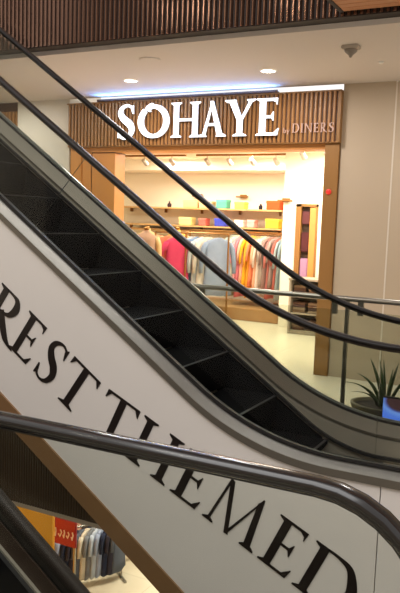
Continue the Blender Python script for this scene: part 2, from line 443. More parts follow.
# cladding panels with letters
cj = [-4.4, -.845]
xs = [XL]+cj+[2.2]
clads = []
for a, b in zip(xs, xs[1:]):
    bm = bmesh.new(); slab(bm, [(x, z-.028) for x, z in deckNo], cladB, a+.003, b-.003, YN-.07, YN-.03); clads.append(link('cladding_panel', bm, M['clad'], esc))
bm = bmesh.new(); slab(bm, [(x, z-.03) for x, z in deckF], cladB, XL, 2.2, YF+.10, YF+.13); link('cladding_panel', bm, M['clad'], esc)
bm = bmesh.new(); slab(bm, cladB, trimB, XL, 2.2, YN-.085, YN-.03); link('edge_trim', bm, M['trim'], esc)
bm = bmesh.new(); slab(bm, cladB, trimB, XL, -1.75, YF+.08, YF+.13); link('edge_trim', bm, M['trim'], esc)
bm = bmesh.new(); slab(bm, [(x, z-.02) for x, z in cladB], [(x, z-.06) for x, z in cladB], XL, -1.75, YN-.03, YF+.08); link('truss_soffit', bm, M['soffit_dark'], esc)
bm = bmesh.new(); slab(bm, [(x, z-.05) for x, z in deckF], [(x, z-.12) for x, z in deckF], XL, -4.6, YF+.0, YF+.1); bm.free()

# letters: s along, t across; anchor point on the cladding plane
OX, OZ = -3.381, .957
def on_clad(s, t, ang):
    c, n = math.cos(rad(ang)), math.sin(rad(ang))
    return OX+s*c+t*n, OZ-s*n+t*c
CH = .342
panel = clads[1]
def side_letter(ch, s, ang, tb, sx):
    x, z = on_clad(s, tb, ang)
    put_glyph('letter', ch, CH, .004, x, YN-.0705, z, [M['letter'], M['letter']], panel, rad(ang), T=.155, sx=sx)
for ch, s, sx in (('R', -.318, 1.03), ('E', -.005, .34/.345), ('S', .268, 1.02), ('T', .478, 1.0)):
    side_letter(ch, s, 35, -.342, sx)
for ch, s, sx in (('T', .815, 1.02), ('H', 1.142, 1.0), ('E', 1.525, 1.02), ('M', 1.782, 1.0), ('E', 2.222, 1.0), ('D', 2.476, 1.08)):
    side_letter(ch, s, 25, -.474, sx)

# ------------------------------------------------------------------ near escalator (handrail end in the foreground)
near = thing('escalator', 'nearest escalator end, thick black handrail curving down across the foreground', 'escalator', (0, 0, 0))
NX, NR = -.512, .30
NH = fillet([(-5.2, 1.005+(5.2-2.2)*TAN), (-2.2, 1.005), (NX, 1.005)], [2.0])
NHp = NH+[(NX+NR*math.sin(PI*k/16), 1.005-NR+NR*math.cos(PI*k/16)) for k in range(1, 17)]+[(-.9, 1.005-2*NR)]
def NHsec(s): return [(a*s, b*s) for a, b in HSEC]
nd = fillet([(-5.2, .3+(5.2-2.35)*TAN), (-2.35, .3), (-.1, .3)], [1.5])
ndl = [(x, z-.08) for x, z in nd]
for Y, lab in ((1.65, None), (.62, None)):
    bm = bmesh.new(); sweep(bm, NHp, [(a/.84*.9, b/.74*.86) for a, b in HSEC], Y); link('handrail', bm, M['rubber_near'], near, True)
    bm = bmesh.new(); sweep(bm, NHp, GSEC, Y); link('handrail_guide', bm, M['gasket'], near, False)
    bm = bmesh.new(); sweep(bm, nd, [(-.08, 0), (.08, 0), (.08, -.05), (-.08, -.05)], Y); link('deck', bm, M['deck'], near)
    # glass with rounded nose
    for a, b in ((-5.2, -2.9), (-2.9, -1.75)):
        bm = bmesh.new(); slab(bm, [(x, z-.018) for x, z in NH], nd, a+.003, b-.003, Y-.006, Y+.006); link('glass_panel', bm, M['glassn'], near)
    bm = bmesh.new(); pts = [(-1.747, .3)]+[(x, z-.018) for x, z in ((-1.747, zat(NH, -1.747)), (-1.65, zat(NH, -1.65)), (-1.5, zat(NH, -1.5)))]+[(NX+(NR-.018)*math.sin(PI*k/12), 1.005-NR+(NR-.018)*math.cos(PI*k/12)) for k in range(13)]+[(NX, .3)]
    A = [bm.verts.new((x, Y-.006, z)) for x, z in pts]; B = [bm.verts.new((x, Y+.006, z)) for x, z in pts]
    bm.faces.new(A); bm.faces.new(B[::-1])
    for k in range(len(pts)): bm.faces.new((A[k], B[k], B[(k+1) % len(pts)], A[(k+1) % len(pts)]))
    link('glass_panel', bm, M['glassn'], near)
bm = bmesh.new(); slab(bm, [(x, z-.05) for x, z in nd], fillet([(-5.2, -.85+(5.2-2.35)*TAN), (-2.35, -.85), (-.1, -.85)], [.5]), -5.2, -.1, 1.70, 1.74); link('cladding_panel', bm, M['clad'], near)
bm = bbox_mesh(-2.2, -.1, .7, 1.57, -.04, .006); link('comb_plate', bm, M['skirt'], near)
x = -2.2
while x > -5.0:
    z = zat(fillet([(-5.2, (5.2-2.5)*TAN), (-2.5, 0), (-.1, 0)], [1.0]), x-.03)
    bm = bbox_mesh(x-.42, x, .7, 1.57, z-.24, z); link('step', bm, M['step'], near); x -= .405

# ------------------------------------------------------------------ dark lower escalator at the bottom left
low = thing('escalator', 'dark bronze escalator going down, behind the glass in the bottom left corner', 'escalator', (0, 0, 0))
YB = 3.0
L0 = lambda dz: fillet([(a, b-.05) for a, b in [(-5.6, .62+dz), (-3.52, .62+dz), (1.5, .62+dz-(1.5+3.52)*TAN)]], [1.2])
# passes through (-2.64, 0.01) on its top edge
lt = L0(0.0)
def lowside(Y, sgn):
    bm = bmesh.new(); sweep(bm, [(x, z-.05) for x, z in lt], [(-.032, -.055), (-.036, 0), (-.03, .03), (0, .04), (.03, .03), (.036, 0), (.032, -.055)], Y); link('handrail', bm, M['lowrail'], low, True)
    bm = bmesh.new(); slab(bm, [(x, z-.10) for x, z in lt], [(x, z-.15) for x, z in lt], -5.6, 1.5, Y-.02, Y+.02); link('handrail_guide', bm, M['gasket'], low)
    bm = bmesh.new(); slab(bm, [(x, z-.15) for x, z in lt], [(x, z-.75) for x, z in lt], -5.6, 1.5, Y-.03, Y+.03); link('balustrade_panel', bm, M['bronze'], low)
    bm = bmesh.new(); slab(bm, [(x, z-.275) for x, z in lt], [(x, z-.292) for x, z in lt], -5.6, 1.5, Y-.05 if sgn > 0 else Y+.03, Y-.03 if sgn > 0 else Y+.05); link('balustrade_trim', bm, M['skirt'], low)
    bm = bmesh.new(); slab(bm, [(x, z-.292) for x, z in lt], [(x, z-.9) for x, z in lt], -5.6, 1.5, Y-.08 if sgn > 0 else Y+.03, Y-.03 if sgn > 0 else Y+.08); link('skirt_panel', bm, M['gasket'], low)
M['lowrail'] = mat('rail_dark_brown', srgb(40, 34, 30), 0.5, spec=.2)
M['bronze'] = mat('bronze_dark', srgb(60, 47, 38), 0.5, 0.1, spec=.3)
lowside(YB, 1); lowside(YB-.95, -1)
bm = bmesh.new(); slab(bm, [(x, z-.9) for x, z in lt], [(x, z-1.5) for x, z in lt], -5.6, 1.5, YB-.99, YB+.04); link('truss', bm, M['soffit_dark'], low)
x = -3.4
while x < 1.2:
    z = zat(lt, x)-.88; bm = bbox_mesh(x-.41, x, YB-.87, YB-.08, z-.02, z+.26+.0); link('step', bm, M['step'], low); x += .405

# ------------------------------------------------------------------ structure
bm = bmesh.new()
box(bm, -9.5, 5, 5.2, 13, -.30, 0); box(bm, -1.75, 5, 5.13, 5.2, -.30, 0); box(bm, 2.25, 5, 1.76, 5.13, -.3, 0)
box(bm, -1.6, 2.2, YF+.14, 5.13, -.30, -.001)
struct('floor', bm, M['floor'])
bm = bmesh.new(); box(bm, -6, 5, -4, .54, -.3, 0); box(bm, -6.0, 5, .54, 1.70, -.3, -.045); box(bm, -.09, 5, .54, 1.74, -.044, 0)
o = struct('floor_near', bm, M['floor']); o.name = 'floor_2'
# slab fascia below our floor : dark slats
def slats(bm, x0, x1, y, z0, z1, pitch, w, d):
    x = x0
    while x < x1:
        n = 5; prev = None
        R = []
        for k in range(n+1):
            a = PI*k/n; R.append((x+w/2-w/2*math.cos(a), y-d*math.sin(a)))
        lo = [bm.verts.new((p[0], p[1], z0)) for p in R]; hi = [bm.verts.new((p[0], p[1], z1)) for p in R]
        for i in range(n): bm.faces.new((lo[i], lo[i+1], hi[i+1], hi[i]))
        bm.faces.new(lo[::-1]); bm.faces.new(hi)
        x += pitch
bm = bmesh.new(); box(bm, -10, 5, 5.21, 5.345, 3.135, 6.2); o1 = struct('wall_upper_fascia', bm, M['slat_back'])
bm = bmesh.new(); slats(bm, -7.5, 3, 5.21, 3.14, 6.0, .047, .034, .024); o = link('slat_cladding', bm, M['slat_dark'], o1)
bm = bmesh.new(); box(bm, -10, 5, 5.21, 5.35, -1.172, -.31); o1 = struct('wall_lower_fascia', bm, M['slat_back'])
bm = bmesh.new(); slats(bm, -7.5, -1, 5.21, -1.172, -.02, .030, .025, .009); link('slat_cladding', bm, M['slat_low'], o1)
# ceilings
bm = bmesh.new(); box(bm, -10, 5, 5.34, 7.44, 3.095, 3.139); struct('ceiling', bm, M['ceil'])
bm = bmesh.new(); box(bm, -10, 5, 5.36, 14, -1.3, -1.172); o = struct('ceiling_lower', bm, M['ceil'])
# plank soffit upper right
sof = bmesh.new(); box(sof, -1.58, 4, 3.4, 5.18, 3.19, 3.3); so = struct('ceiling_soffit', sof, M['wood_back'])
bm = bmesh.new(); y = 3.4
while y < 5.15: box(bm, -1.59, 4, y, y+.075, 3.165, 3.19); y += .085
link('soffit_planks', bm, M['planks'], so)
bm = bmesh.new(); box(bm, -1.62, -1.59, 3.4, 5.18, 3.16, 6.0); link('side_fascia', bm, M['slat_back'], so)
# walls at storefront plane
YS = 7.44
bm = bmesh.new()
box(bm, -2.24, -1.70, YS, YS+.25, 0, 3.1); box(bm, -1.685, 4.5, YS, YS+.25, 0, 3.1); bm2 = bmesh.new(); box(bm2, -1.70, -1.685, YS-.003, YS+.2, 0, 3.09); struct('trim_2', bm2, M['wallw'])
struct('wall_right', bm, M['wallp'])
bm = bmesh.new(); box(bm, -6.63, -5.78, YS-.02, YS+.25, 0, 3.1); struct('wall_pillar', bm, M['wallw'])
bm = bmesh.new(); box(bm, -9.5, -6.64, YS+.03, YS+.25, 0, 3.1); o = struct('wall_neighbour', bm, M['wood_back'])
bm = bmesh.new(); slats(bm, -9.4, -6.66, YS+.03, 0, 2.98, .06, .042, .03); link('slat_cladding', bm, M['slat_wood'], o)
# lower floor
bm = bmesh.new(); box(bm, -14, 6, -6, 16, -4.4, -4.27); struct('floor_lower', bm, M['floor'])
bm = bmesh.new(); box(bm, -14, -5.98, 7.44, 7.49, -4.27, -1.3); struct('wall_lower_yellow', bm, M['yellow'])
bm = bmesh.new(); box(bm, -14, 2, 12.6, 12.8, -4.27, -1.3); struct('wall_lower_back', bm, M['shopwall'])
bm = bmesh.new(); box(bm, -8.4, -8.25, 7.6, 12.6, -4.27, -1.3); struct('wall_lower_side', bm, M['shopwall'])
bm = bmesh.new(); box(bm, -14, 6, -6.2, -6, -4.4, 8); struct('wall_back', bm, M['wallp'])
bm = bmesh.new(); box(bm, -10.2, -10, -6, 14, -4.4, 6.2); struct('wall_left', bm, M['wallw'])

# ------------------------------------------------------------------ storefront
sf = thing('shop_sign', 'large glowing white SOHAYE sign on slatted wood fascia', 'sign', (0, YS, 0))
bm = bmesh.new(); box(bm, -5.773, -2.24, -.05, .2, 2.50, 3.02); link('sign_board', bm, M['wood_back'], sf)
bm = bmesh.new(); slats(bm, -5.765, -2.27, -.05, 2.50, 3.015, .0505, .036, .022); link('sign_slats', bm, M['slat_wood'], sf)
bm = bmesh.new(); box(bm, -5.773, -2.24, -.06, .2, 2.49, 2.50); box(bm, -2.27, -2.238, -.075, .2, 2.49, 3.02); box(bm, -5.78, -2.24, -.075, .2, 3.015, 3.03); link('sign_frame', bm, M['wood'], sf)
def fitg(ch, x0, x1, zb, h, mats, name, label, y=YS-.085, dep=.02, **kw):
    P, w = glyph(ch, **kw)
    xs_ = [p[0] for q in P for p in q]; a, b = min(xs_), max(xs_)
    sx = (x1-x0)/((b-a)*h)
    return put_glyph(name, ch, h, dep, x0-a*h*sx, y, zb, mats, sf, 0, label, sx=sx, **kw)
BK = dict(T=.175, t=.075, sh=.09)
for ch, a, b in (('S', -4.985, -4.745), ('O', -4.70, -4.265), ('H', -4.245, -3.86), ('A', -3.885, -3.535), ('Y', -3.555, -3.185), ('E', -3.175, -2.905)):
    fitg(ch, a, b, 2.575, .395, [M['sign'], M['signside']], 'sign_letter', None, **BK)
for ch, a, b, h in (('b', -2.865, -2.83, .055), ('y', -2.825, -2.79, .055)):
    fitg(ch, a, b, 2.60, h, [M['small'], M['small']], 'small_letter', 'small faint letter', dep=.006, T=.2, t=.1, y=YS-.075)
xx = -2.765
for ch, w in (('D', .085), ('I', .03), ('N', .085), ('E', .06), ('R', .08), ('S', .055)):
    fitg(ch, xx, xx+w, 2.60, .095, [M['small'], M['small']], 'small_letter', 'small faint letter', dep=.006, T=.16, t=.08, y=YS-.075); xx += w+.014
# blue led strip on top of sign
bm = bbox_mesh(-5.3, -2.95, YS-.075, YS-.05, 3.045, 3.052)
led = tag(link('led_strip', bm, M['led'], None), 'thin blue light strip along the ceiling above the glowing sign', 'light strip')
bm = bmesh.new(); box(bm, -5.31, -2.94, YS-.085, YS-.04, 3.032, 3.044); box(bm, -5.31, -2.94, YS-.09, YS-.085, 3.032, 3.058); link('led_channel', bm, M['wood_back'], led)
# frame of the shop front
fr = thing('shopfront_frame', 'brown wooden frame round the open clothes shop entrance', 'door frame', (0, YS, 0))
bm = bbox_mesh(-2.40, -2.245, -.03, .28, 0, 2.49, .004); link('post', bm, M['wood'], fr)
bm = bbox_mesh(-5.773, -5.60, -.0, .28, 0, 2.49, .004); link('post', bm, M['wood_orange'], fr)
bm = bbox_mesh(-5.60, -5.46, .02, .25, 0, 2.49, .004); link('side_panel', bm, M['wood_orange'], fr)
bm = bbox_mesh(-5.445, -5.10, .02, .25, 0, 2.42, .004); link('side_panel', bm, M['wood_orange'], fr)
bm = bbox_mesh(-5.46, -5.445, .03, .25, 0, 2.42); box(bm, -5.46, -5.1, .03, .25, 2.42, 2.43); link('panel_gap', bm, M['wood_back'], fr)
bm = bbox_mesh(-5.46, -2.40, .0, .25, 2.43, 2.49, .004); link('lintel', bm, M['wood_orange'], fr)
bm = bmesh.new(); lathe(bm, [(.03, 0), (.03, .008), (.02, .014)], 0, 0, 16)
ex = link('alarm_button', bm, mat('red_plastic', srgb(190, 40, 36), .4, emit=(1, .05, .03, 1), es=.3), fr, True)
ex.rotation_euler[0] = PI/2; ex.location = (-2.335, -.03, 1.98); ex['label'] = 'small red round button'

# ------------------------------------------------------------------ shop interior
bm = bmesh.new(); box(bm, -8.2, -2.25, 12.0, 12.2, 0, 2.75); struct('wall_shop_back', bm, M['shopwall'])
bm = bmesh.new(); box(bm, -8.3, -8.15, 7.7, 12.2, 0, 2.75); struct('wall_shop_left', bm, M['shopwall'])
bm = bmesh.new(); box(bm, -2.38, -2.25, 7.72, 12.0, 0, 2.75); struct('wall_shop_right', bm, M['shopwall'])
bm = bmesh.new(); box(bm, -8.3, -2.25, 7.64, 12.2, 2.70, 2.80); struct('ceiling_shop', bm, mat('shop_ceiling', srgb(244, 222, 192), .8))
bm = bmesh.new(); box(bm, -8.1, -2.4, 11.3, 11.98, 2.50, 2.70); struct('trim_1', bm, M['shopwall'])
# partition with niche at Y 10.5
bm = bmesh.new(); box(bm, -4.02, -3.80, 10.5, 10.62, 0, 2.70); box(bm, -3.45, -2.38, 10.5, 10.62, 0, 2.70); box(bm, -3.80, -3.45, 10.5, 10.62, 1.93, 2.70); box(bm, -4.02, -3.90, 10.62, 12.0, 0, 2.70)
struct('wall_partition', bm, mat('partition_white', srgb(244, 234, 214), .7))
nf = thing('fitting_room_door', 'tall narrow wooden doorway beside the clothes shelves', 'doorway', (-3.62, 10.5, 0))
bm = bmesh.new(); box(bm, -.18, -.10, -.02, .1, 0, 1.93); box(bm, .14, .17, -.02, .1, 0, 1.93); box(bm, -.18, .17, -.02, .1, 1.89, 1.93); link('door_frame', bm, M['wood'], nf)
bm = bbox_mesh(.04, .14, -.01, .06, 0, 1.88, .003); link('door', bm, M['wood_orange'], nf)
bm = bbox_mesh(-.10, .04, .07, .09, 0, 1.88); link('dark_interior', bm, M['cabdark'], nf)
for z, r, g, b, hh in ((1.62, 90, 50, 52, .2), (1.2, 80, 40, 42, .3), (.35, 170, 130, 160, .75)):
    bm = bbox_mesh(-.09, .035, .0, .06, z, z+hh, .01); link('hanging_cloth', bm, cloth(r, g, b), nf)

# wall shelves
for i, (z, lab) in enumerate(((1.845, 'upper long wooden wall shelf at the back of the clothes shop'), (1.525, 'lower long wooden wall shelf at the back of the clothes shop'))):
    s = thing('wall_shelf', lab, 'shelf', (-6.0, 11.75, z))
    bm = bbox_mesh(-1.9, 1.55, -.20, .245, -.03, 0, .004); link('board', bm, M['shelf'], s)
    for k in range(5):
        bm = bbox_mesh(-1.75+k*.78, -1.74+k*.78, .15, .245, -.10, -.03); link('bracket', bm, M['brass'], s)
def bagbox(name, x, z, w, h, col, label, cat='box', grp=None, handle=False):
    t = thing(name, label, cat, (x, 11.68, z), grp)
    bm = bbox_mesh(-w/2, w/2, -.09, .09, 0.001, h, .008); link('body', bm, cloth(*col), t)
    bm = bbox_mesh(-w/2-.005, w/2+.005, -.095, .095, h*.72, h+.006, .006); link('lid', bm, cloth(*[min(255, int(c*1.08)) for c in col]), t)
    return t
G1, G2 = 'boxes on the upper wall shelf', 'boxes on the lower wall shelf'
ZT, ZL = 1.845, 1.525
def xat(px, Y=11.68):   # back wall column positions
    return {11.68: -9.10+0.01604*px}.get(Y)
PX = lambda px: -9.19+0.01615*px
bagbox('storage_box', PX(221), ZT, .21, .155, (96, 178, 150), 'teal green box on the upper wall shelf', grp=G1)
bagbox('storage_box', PX(243), ZT, .19, .12, (226, 206, 96), 'pale yellow box on the upper wall shelf', grp=G1)
bagbox('storage_box', PX(282.5), ZT, .25, .15, (232, 84, 40), 'orange red box at the right end of the upper wall shelf', grp=G1)
bagbox('storage_box', PX(182), ZT, .30, .14, (226, 178, 128), 'beige box at the middle of the upper wall shelf', grp=G1)
bagbox('storage_box', PX(201), ZT, .26, .12, (236, 190, 140), 'peach box left of the teal one on the upper shelf', grp=G1)
bagbox('storage_box', PX(220), ZL, .22, .14, (72, 80, 190), 'bright blue box on the lower wall shelf', grp=G2)
bagbox('storage_box', PX(198), ZL, .14, .13, (226, 110, 96), 'coral red box on the lower wall shelf', grp=G2)
bagbox('storage_box', PX(176), ZL, .26, .14, (232, 214, 140), 'cream yellow box on the lower wall shelf', grp=G2)
bagbox('storage_box', PX(243), ZL, .16, .12, (244, 232, 214), 'white box on the lower wall shelf', grp=G2)
bagbox('storage_box', PX(257), ZL, .14, .13, (230, 170, 160), 'dusty pink box on the lower wall shelf', grp=G2)
bagbox('storage_box', PX(282), ZL, .24, .16, (222, 190, 62), 'mustard yellow box at the right end of the lower wall shelf', grp=G2)
bm = bmesh.new(); lathe(bm, [(.03, .001), (.035, .02), (.035, .06), (.015, .08), (.015, .10)], 0, 0, 14)
o = link('bottle', bm, cloth(46, 40, 44), None, True); o.location = (PX(266.5), 11.66, ZT); tag(o, 'small dark bottle on the upper wall shelf', 'bottle')
bm = bmesh.new(); lathe(bm, [(.03, .001), (.04, .02), (.04, .06), (.015, .08), (.015, .11)], 0, 0, 14)
o = link('bottle', bm, cloth(60, 40, 44), None, True); o.location = (PX(152.5), 11.66, ZT); tag(o, 'small dark bottle at the left end of the upper shelf', 'bottle')
# wall lamps
for i, (px, lab) in enumerate(((181, 'left small brass wall lamp above the upper shelf'), (237, 'middle small brass wall lamp above the upper shelf'), (293, 'right small brass wall lamp on the partition end'))):
    w = thing('wall_lamp', lab, 'lamp', (PX(px)+(.0 if i < 2 else 0), 11.97 if i < 2 else 11.97, 2.07), 'brass wall lamps in the clothes shop')
    if i == 2: w.location = (-3.965, 10.47, 1.97)
    bm = bbox_mesh(-.06, .06, -.03, .029, -.02, .04, .005); link('back_plate', bm, M['brass'], w)
    bm = bmesh.new(); tube(bm, [(-.12, -.06, 0), (.12, -.06, 0)], .014, 8); link('lamp_tube', bm, M['brass'], w)

# garments ---------------------------------------------------
def garment_mesh(w, h, d, seed, sleeve=True):
    rnd = random.Random(seed); bm = bmesh.new(); n = 20; rings = []
    prof = [(0, .12), (-.02, .20), (-.05, .42), (-.10, .50), (-.22, .46), (-.5, .47), (-.8, .52), (-1.0, .56)]
    ph = rnd.random()*6
    for t, r in prof:
        ring = []
        for k in range(n):
            a = 2*PI*k/n
            fold = 1+(.16*math.sin(4*a+ph)*(-t) if t < -.2 else 0)
            ring.append(bm.verts.new((math.cos(a)*r*w, math.sin(a)*d*.5*fold*(.55+.45*min(1, -t*3)), t*h+(0.012*math.sin(3*a+ph) if t == -1 else 0))))
        rings.append(ring)
    for A, B in zip(rings, rings[1:]):
        for k in range(n): bm.faces.new((A[k], A[(k+1) % n], B[(k+1) % n], B[k]))
    bm.faces.new(rings[0]); bm.faces.new(rings[-1][::-1]); return bm
def sleeve_mesh(w, h, d, s, L):
    bm = bmesh.new(); tube(bm, [(s*w*.44, 0, -.09*h), (s*w*.55, 0, -.2*h), (s*w*.62, 0, -L*h*.7), (s*w*.63, 0, -L*h)], [d*.30, d*.36, d*.30, d*.26], 8); return bm
def garment(name, label, cat, loc, rz, col, w, h, d, group, seed, L=.5):
    t = thing(name, label, cat, loc, group, rz)
    link('body', garment_mesh(w, h, d, seed), cloth(*col), t, True)
    for s in (-1, 1): link('sleeve', sleeve_mesh(w, h, d, s, L), cloth(*[int(c*.96) for c in col]), t, True)
    bm = bmesh.new(); tube(bm, [(-.17, 0, -.05), (0, 0, .02), (.17, 0, -.05)], .006, 6); tube(bm, [(0, 0, .015), (0, 0, .03), (.02, 0, .045), (0.0, 0, .062)], .004, 6); link('hanger', bm, M['hanger'], t)
    return t

def rack(label, x0, x1, y, z, m=None, feet=True):
    r = thing('clothes_rack', label, 'clothes rack', ((x0+x1)/2, y, 0)); L = (x1-x0)/2
    bm = bmesh.new(); tube(bm, [(-L, 0, z), (L, 0, z)], .013, 10); link('rail', bm, m or M['brass'], r)
    for s in (-1, 1):
        bm = bmesh.new(); tube(bm, [(s*L, 0, .0), (s*L, 0, z)], .015, 10); link('upright', bm, m or M['brass'], r)
        bm = bbox_mesh(s*L-.02, s*L+.02, -.12, .12, 0, .03, .004); link('foot', bm, m or M['brass'], r)
    return r
# platform
bm = bmesh.new(); box(bm, -6.5, -4.12, 10.75, 11.95, .0, .20); bmesh.ops.bevel(bm, geom=bm.edges[:], offset=.01, segments=2, affect='EDGES')
tag(link('display_platform', bm, M['bench']), 'low light wooden platform under the hanging pastel clothes', 'platform')
rk = rack('long brass clothes rack on the low platform, hung with pastel clothes', -6.1, -4.14, 11.35, 1.45)
rk.location.z = .20
for c in rk.children:
    if c.name.startswith(('rail', 'upright')): c.data.transform(Matrix.Translation((0, 0, -.20)) if c.name.startswith('rail') else Matrix.Scale((1.25/1.45), 4, (0, 0, 1)))
cols = [((150, 160, 150), 'grey sage'), ((172, 186, 166), 'pale sage green'), ((206, 202, 182), 'pale cream'), ((226, 150, 150), 'rose pink'), ((222, 128, 138), 'deeper pink'), ((236, 176, 150), 'light peach'),
        ((236, 174, 40), 'mustard yellow'), ((240, 160, 50), 'bright orange yellow'), ((240, 140, 96), 'coral orange'), ((238, 176, 140), 'salmon'), ((226, 206, 188), 'cream white'), ((178, 160, 148), 'taupe'),
        ((150, 120, 110), 'mushroom brown'), ((188, 110, 100), 'brick red'), ((158, 140, 132), 'grey brown'), ((176, 96, 84), 'rust'), ((150, 164, 164), 'blue grey'), ((140, 160, 166), 'slate blue')]
n = len(cols); names = [c[1] for c in cols]
for i, (c, nm) in enumerate(cols):
    x = -5.24+i*(1.04/(n-1))
    nb = ('first on the left' if i == 0 else 'hanging right after the %s one' % names[i-1])
    L = .98+.12*math.sin(i*2.1)
    garment('hanging_tunic', '%s tunic on the pastel rack, %s' % (nm, nb), 'tunic', (x, 11.35, 1.388), PI/2-.35+.05*math.sin(i*3), c, .46, L*.97, .075, 'tunics on the pastel clothes rack', i, .5)
# long shelf rail under wall shelf (wood)
bm = bbox_mesh(-7.6, -4.45, 11.7, 11.99, 1.40, 1.44, .004); tag(link('valance_board', bm, M['shelf']), 'plain wooden board under the two wall shelves', 'board')
# front garments : blue grey on second rack
rk2 = rack('brass clothes rack with blue grey garments near the shop middle', -5.60, -4.84, 10.3, 1.42)
for i, (x, c, nm, rz) in enumerate(((-5.50, (150, 162, 176), 'light steel grey', PI/2-.2), (-5.41, (106, 124, 152), 'steel blue', PI/2-.3), (-5.30, (170, 174, 178), 'pale grey', PI/2-.4), (-5.19, (186, 176, 164), 'oatmeal', PI/2-.5), (-5.02, (128, 140, 160), 'blue grey', .75))):
    garment('hanging_jacket', '%s jacket on the rack left of the pastel clothes' % nm, 'jacket', (x, 10.3, 1.358), rz, c, .44, .92, .13, 'jackets on the blue grey rack', 40+i, .62)
# red garments rack
rk3 = rack('short brass clothes rack with red and pink garments', -5.98, -5.42, 9.95, 1.42)
for i, (x, c, nm, rz) in enumerate(((-5.90, (226, 160, 120), 'peach', 1.1), (-5.74, (220, 110, 84), 'vermilion', .7), (-5.57, (192, 58, 92), 'crimson pink', .8))):
    garment('hanging_dress', '%s dress on the short rack near the left of the shop' % nm, 'dress', (x, 9.95, 1.358), rz, c, .40, 1.0, .14, 'dresses on the short red rack', 60+i, .3)
# mannequins
def mannequin(label, x, y, col, rz=0):
    t = thing('mannequin', label, 'mannequin', (x, y, 0), 'dressed mannequins at the left of the shop', rz)
    bm = bmesh.new(); lathe(bm, [(.16, .0), (.16, .015), (.02, .025), (.015, .3)], 0, 0, 20); link('stand', bm, M['brass'], t, True)
    bm = bmesh.new(); lathe(bm, [(.26, .28), (.24, .5), (.19, .78), (.15, .92), (.125, 1.02), (.15, 1.16), (.17, 1.28), (.165, 1.36), (.06, 1.42), (.045, 1.46)], 0, 0, 24, 1, .68); link('dress', bm, cloth(*col), t, True)
    bm = bmesh.new(); lathe(bm, [(.043, 1.455), (.043, 1.49), (.02, 1.50)], 0, 0, 16); link('neck_cap', bm, M['brass'], t, True)
    for s in (-1, 1):
        bm = bmesh.new(); tube(bm, [(s*.16, 0, 1.34), (s*.20, .0, 1.24), (s*.22, -.01, 1.04), (s*.215, -.05, .84), (s*.21, -.08, .76)], [.045, .045, .036, .028, .022], 10); link('arm', bm, M['skin'], t, True)
    return t
mannequin('mannequin in a beige dress at the far left of the shop', -6.35, 10.3, (206, 170, 120), .3)
mannequin('mannequin in a golden dress beside the red garments', -6.0, 10.7, (214, 166, 80), .1)
mannequin('mannequin in a grey brown dress nearest the shop entrance', -5.75, 9.3, (176, 140, 120), .2)

# low cabinets with folded clothes
def cabinet(label, x, y, w):
    t = thing('display_cabinet', label, 'cabinet', (x, y, 0), 'grey display cabinets in front of the partition')
    bm = bmesh.new(); box(bm, 0, .03, 0, .4, 0, .80); box(bm, w-.03, w, 0, .4, 0, .80); box(bm, .03, w-.03, .37, .4, .0, .80); box(bm, .03, w-.03, 0.02, .37, 0, .06); link('carcass', bm, M['cab'], t)
    bm = bbox_mesh(-.01, w+.01, -.02, .42, .80, .83, .004); link('top', bm, M['cab'], t)
    for z in (.30, .55): bm = bbox_mesh(.03, w-.03, .01, .37, z, z+.02); link('shelf', bm, M['cab'], t)
    return t
cc = [(92, 66, 52), (128, 104, 84), (150, 132, 112), (78, 62, 60)]
for i, (x, lab) in enumerate(((-3.66, 'left grey display cabinet of folded brown clothes'), (-3.10, 'right grey display cabinet of folded brown clothes, by the door post'))):
    y = 9.95 if i == 0 else 9.9
    cabinet(lab, x, y, .52)
    for j, z in enumerate((.06, .32, .57)):
        for k in range(2):
            t = thing('folded_clothes', 'pile of folded clothes, %s, %s side of the %s cabinet' % (('bottom shelf', 'middle shelf', 'top shelf')[j], ('left', 'right')[k], ('left', 'right')[i]), 'folded clothes', (x+.145+.235*k, y+.18, z), 'folded clothes in the grey cabinets')
            for q in range(4):
                bm = bbox_mesh(-.10, .10, -.13, .13, .001+q*.04, .037+q*.04, .012); link('folded_garment', bm, cloth(*cc[(i+j+k+q) % 4]), t)

# shop ceiling lights
G = 'round recessed lights in the shop ceiling'
def downlight(label, x, y, z, r, m, group):
    t = thing('downlight', label, 'ceiling light', (x, y, z), group)
    bm = bmesh.new(); lathe(bm, [(r*.8, -.002), (r*.8, -.006)], 0, 0, 24); link('diffuser', bm, m, t)
    bm = bmesh.new()
    a = [bm.verts.new((math.cos(2*PI*k/24)*r, math.sin(2*PI*k/24)*r, -.001)) for k in range(24)]; b = [bm.verts.new((math.cos(2*PI*k/24)*r*.8, math.sin(2*PI*k/24)*r*.8, -.008)) for k in range(24)]
    for k in range(24): bm.faces.new((a[k], a[(k+1) % 24], b[(k+1) % 24], b[k]))
    link('rim', bm, M['white'], t); return t
labs = ['right of centre just inside the shop door', 'left of centre just inside the shop door', 'far left inside the shop', 'middle of the shop ceiling', 'right middle of the shop ceiling', 'left middle of the shop ceiling', 'deep left of the shop ceiling', 'deep right of the shop ceiling']
for i, (x, y) in enumerate(((-3.05, 8.35), (-3.95, 8.35), (-4.9, 8.5), (-4.2, 9.5), (-3.2, 9.5), (-5.4, 9.6), (-5.4, 10.7), (-4.3, 10.7))):
    downlight('round recessed ceiling light, '+labs[i], x, y, 2.70, .075, M['litshop'], G)
